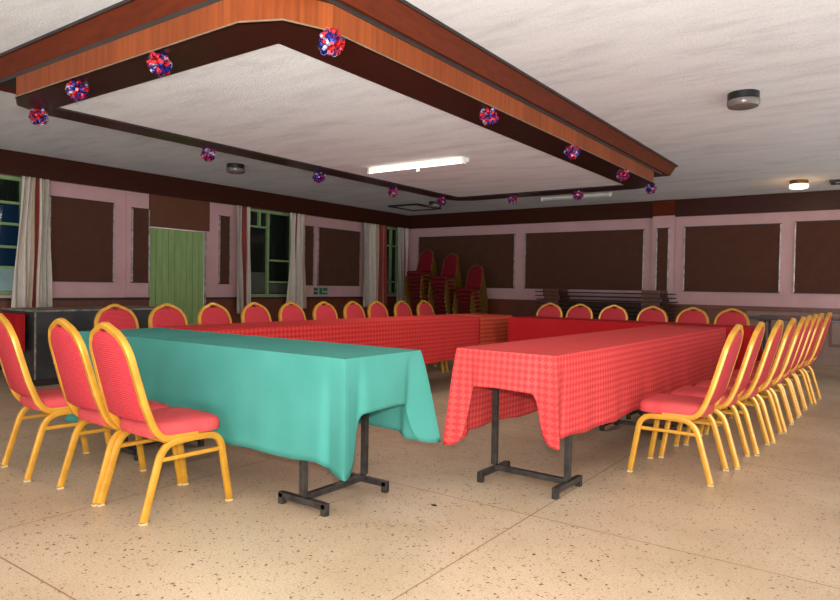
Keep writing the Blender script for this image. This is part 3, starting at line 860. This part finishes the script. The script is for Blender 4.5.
def vent(x, y, w_, d_, label):
    t = thing('ceiling_vent', label, 'vent', (x, y, ZC), 0, 'ceiling vents')
    b = ring_mesh(rect(-w_, w_, -d_, d_), rect(-w_ + 0.06, w_ - 0.06, -d_ + 0.06, d_ - 0.06), -0.03, 0); obj('vent_frame', b, M_LAMPDARK, t)
    b = bm_new(); box(b, -w_ + 0.061, w_ - 0.061, -d_ + 0.061, d_ - 0.061, -0.012, 0); obj('vent_plate', b, M_CEIL, t)
vent(-7.85, 10.75, 0.36, 0.42, 'square dark-rimmed ceiling vent in the far left corner')
vent(-0.35, 11.1, 0.40, 0.18, 'dark-rimmed ceiling vent at the right edge near the far wall')

# ------------------------------------------------------------ foil ribbon balls
def ribbon_ball(x, y, r, label, seed):
    rnd = random.Random(seed)
    zc = 2.395 - r * 0.62
    t = thing('ribbon_ball', label, 'decoration', (x, y, zc), rnd.uniform(0, 6), 'foil ribbon balls under the wooden ceiling frame')
    b = bm_new(); mats = []
    for k in range(80):
        zz = 1 - 2 * (k + 0.5) / 80; a = k * 2.39996; q = math.sqrt(1 - zz * zz)
        d_ = Vector((q * math.cos(a), q * math.sin(a), zz))
        d_ = (d_ + Vector((rnd.uniform(-.25, .25), rnd.uniform(-.25, .25), rnd.uniform(-.25, .25)))).normalized()
        u = d_.orthogonal().normalized(); u = Matrix.Rotation(rnd.uniform(0, 6.28), 3, d_) @ u; vv = d_.cross(u)
        R_ = r * rnd.uniform(0.78, 1.05); wd = r * 0.10; loopw = r * 0.24
        mi = rnd.choice([0, 0, 0, 1, 1, 1, 3, 2])
        prof = [(0.05, 0.0), (0.55, 0.75), (0.85, 1.0), (1.0, 0.55), (1.0, -0.4), (0.82, -0.9), (0.5, -0.7), (0.06, -0.02)]
        va = [b.verts.new(d_ * R_ * p + u * loopw * o_ + vv * wd) for p, o_ in prof]
        vb = [b.verts.new(d_ * R_ * p + u * loopw * o_ - vv * wd) for p, o_ in prof]
        for i in range(len(prof) - 1):
            f = b.faces.new((va[i], va[i + 1], vb[i + 1], vb[i])); f.material_index = mi
    o = obj('ribbon_loops', b, M_RIB, t)
    sm = o.modifiers.new('solid', 'SOLIDIFY'); sm.thickness = 0.0012
    b = bm_new(); sweep(b, [(0, 0, r * 0.2), (0, 0, 2.398 - zc)], 0.0015, 0.0015, 6, 2); obj('string', b, M_RIB[1], t)
    return t
balls = [(-2.33, 2.45, 'largest red and blue ribbon ball at the near corner of the wooden frame'),
         (-2.36, 4.11, 'ribbon ball above the long right side, second from the near corner'),
         (-2.34, 5.56, 'ribbon ball midway down the right side of the frame'),
         (-2.35, 6.95, 'ribbon ball near the pointed right end, second from the tip'),
         (-2.38, 8.06, 'ribbon ball hanging at the pointed right tip of the frame'),
         (-3.36, 2.16, 'ribbon ball on the near left side, beside the near corner'),
         (-4.28, 2.17, 'ribbon ball on the near left side, second from the left corner'),
         (-5.22, 2.36, 'ribbon ball at the left corner of the frame'),
         (-5.31, 3.93, 'ribbon ball on the left far beam, nearest the left wall lamp'),
         (-5.31, 5.42, 'ribbon ball on the left far beam left of the lit tube'),
         (-5.31, 6.78, 'ribbon ball on the left far beam below the lit tube'),
         (-5.24, 7.82, 'ribbon ball at the farthest corner of the frame'),
         (-4.29, 8.17, 'ribbon ball on the far beam, left of two'),
         (-3.34, 8.16, 'ribbon ball on the far beam, right of two')]
for i, (x, y, lb) in enumerate(balls): ribbon_ball(x, y, 0.070 if i < 8 else 0.072, lb, 20 + i)

# ------------------------------------------------------------ black counter and red cloth at the left
t = thing('black_counter', 'scuffed black boxy counter behind the chairs at the left', 'counter', (-7.3, 3.27, 0))
b = bm_new(); box(b, -0.75, 0, 0, 1.60, 0.075, 0.79, 0.004); obj('body', b, M_BLACKWOOD, t)
b = bm_new(); box(b, -0.76, 0.01, -0.01, 1.61, 0.7905, 0.81, 0.004); obj('top', b, M_CHIP, t)
b = bm_new(); box(b, -0.72, -0.03, 0.04, 1.56, 0.0, 0.0745); obj('plinth', b, M_BLACKEDGE, t)
b = bm_new(); box(b, 0.0005, 0.008, -0.004, 0.014, 0.08, 0.79); obj('edge_strip', b, M_CHIP, t)
for yy, zz in ((0.20, 0.54), (0.20, 0.26), (1.25, 0.54), (1.25, 0.26)):
    b = bm_new()
    for dz in (-0.018, 0.018):
        bmesh.ops.create_cone(b, cap_ends=True, segments=12, radius1=0.011, radius2=0.008, depth=0.006,
                              matrix=Matrix.Translation((0.0035, yy, zz + dz)) @ Matrix.Rotation(PI / 2, 4, 'Y'))
    obj('screw_pair', b, M_SCREW, t, True)
b = bm_new(); uvl = b.loops.layers.uv.new('UVMap'); g = []
for j_ in range(13):
    row = []
    for i in range(33):
        u = i / 32; v_ = j_ / 12
        row.append(b.verts.new((-8.02 + 0.62 * u + 0.035 * v_ * u, 3.225 - 0.008 * v_ + 0.012 * math.sin(u * 17) * (0.3 + v_), 0.765 - 0.40 * v_)))
    g.append(row)
for j_ in range(12):
    for i in range(32): b.faces.new((g[j_][i], g[j_][i + 1], g[j_ + 1][i + 1], g[j_ + 1][i]))
o = obj('red_drape', b, M_REDPLAIN, None, True); o.modifiers.new('solid', 'SOLIDIFY').thickness = 0.004
tag(o, 'red cloth hung over the near end of the black counter', 'cloth')

# ------------------------------------------------------------ stacked chairs at the far wall
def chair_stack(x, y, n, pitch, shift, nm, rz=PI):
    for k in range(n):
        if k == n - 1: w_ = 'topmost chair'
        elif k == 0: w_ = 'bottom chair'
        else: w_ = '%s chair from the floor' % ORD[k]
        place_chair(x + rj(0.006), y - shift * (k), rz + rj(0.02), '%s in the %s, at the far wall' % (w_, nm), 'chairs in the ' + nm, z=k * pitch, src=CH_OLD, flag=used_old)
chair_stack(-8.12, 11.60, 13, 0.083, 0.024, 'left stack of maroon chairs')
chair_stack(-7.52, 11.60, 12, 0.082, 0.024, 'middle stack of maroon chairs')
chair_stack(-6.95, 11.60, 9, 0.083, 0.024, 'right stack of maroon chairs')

# ------------------------------------------------------------ pile of folded tables under the far panels
NT = 16; pitch = 0.0705
proto = None
for k in range(NT):
    if proto is None:
        t = thing('folded_table', '', 'table', (0, 0, 0), 0, 'folded tables piled at the far wall')
        b = bm_new(); box(b, -1.22, 1.22, -0.26, 0.26, 0.0, 0.020, 0.002); obj('tabletop', b, M_BLACKEDGE, t)
        for s in (-0.92, 0.92):
            b = bm_new()
            box(b, s - 0.16, s + 0.16, -0.22, -0.19, 0.0205, 0.0695); box(b, s - 0.16, s + 0.16, 0.19, 0.22, 0.0205, 0.0695)
            box(b, s - 0.16, s - 0.13, -0.189, 0.189, 0.0205, 0.05); box(b, s + 0.05, s + 0.08, -0.189, 0.189, 0.0205, 0.05)
            obj('folded_leg', b, M_WAINSCOT, t)
        proto = t; c = t
    else: c = copy_tree(proto)
    c.location = (-4.25 + rj(0.03), 11.66 + rj(0.008), k * pitch)
    c.rotation_euler = (0, 0, rj(0.006))
    w_ = 'topmost' if k == NT - 1 else ('lowest' if k == 0 else ORD[k] + ' from the floor')
    c['label'] = 'dark folded table in the pile at the far wall, %s' % w_

# bare black table beyond the right row's chairs
t = make_table('bare black table against the far wall behind the last chairs', -1.75, 0.1, 10.0, 10.65, (-1.4, -0.3), 'x', None, 0.78)
for ch_ in t.children:
    if ch_.name.startswith('tabletop'): ch_.data.materials[0] = M_BLACKWOOD

# little dark scrap of dirt on the floor
b = bm_new(); bmesh.ops.create_icosphere(b, subdivisions=2, radius=0.012)
for v_ in b.verts: v_.co = Vector((v_.co.x * 1.6, v_.co.y * 0.7, max(0, v_.co.z * 0.35 + 0.003)))
o = obj('floor_scrap', b, M_LAMPDARK, None, True); o.location = (-1.89, 2.80, 0); tag(o, 'tiny dark scrap lying on the terrazzo between the two near tables', 'litter')
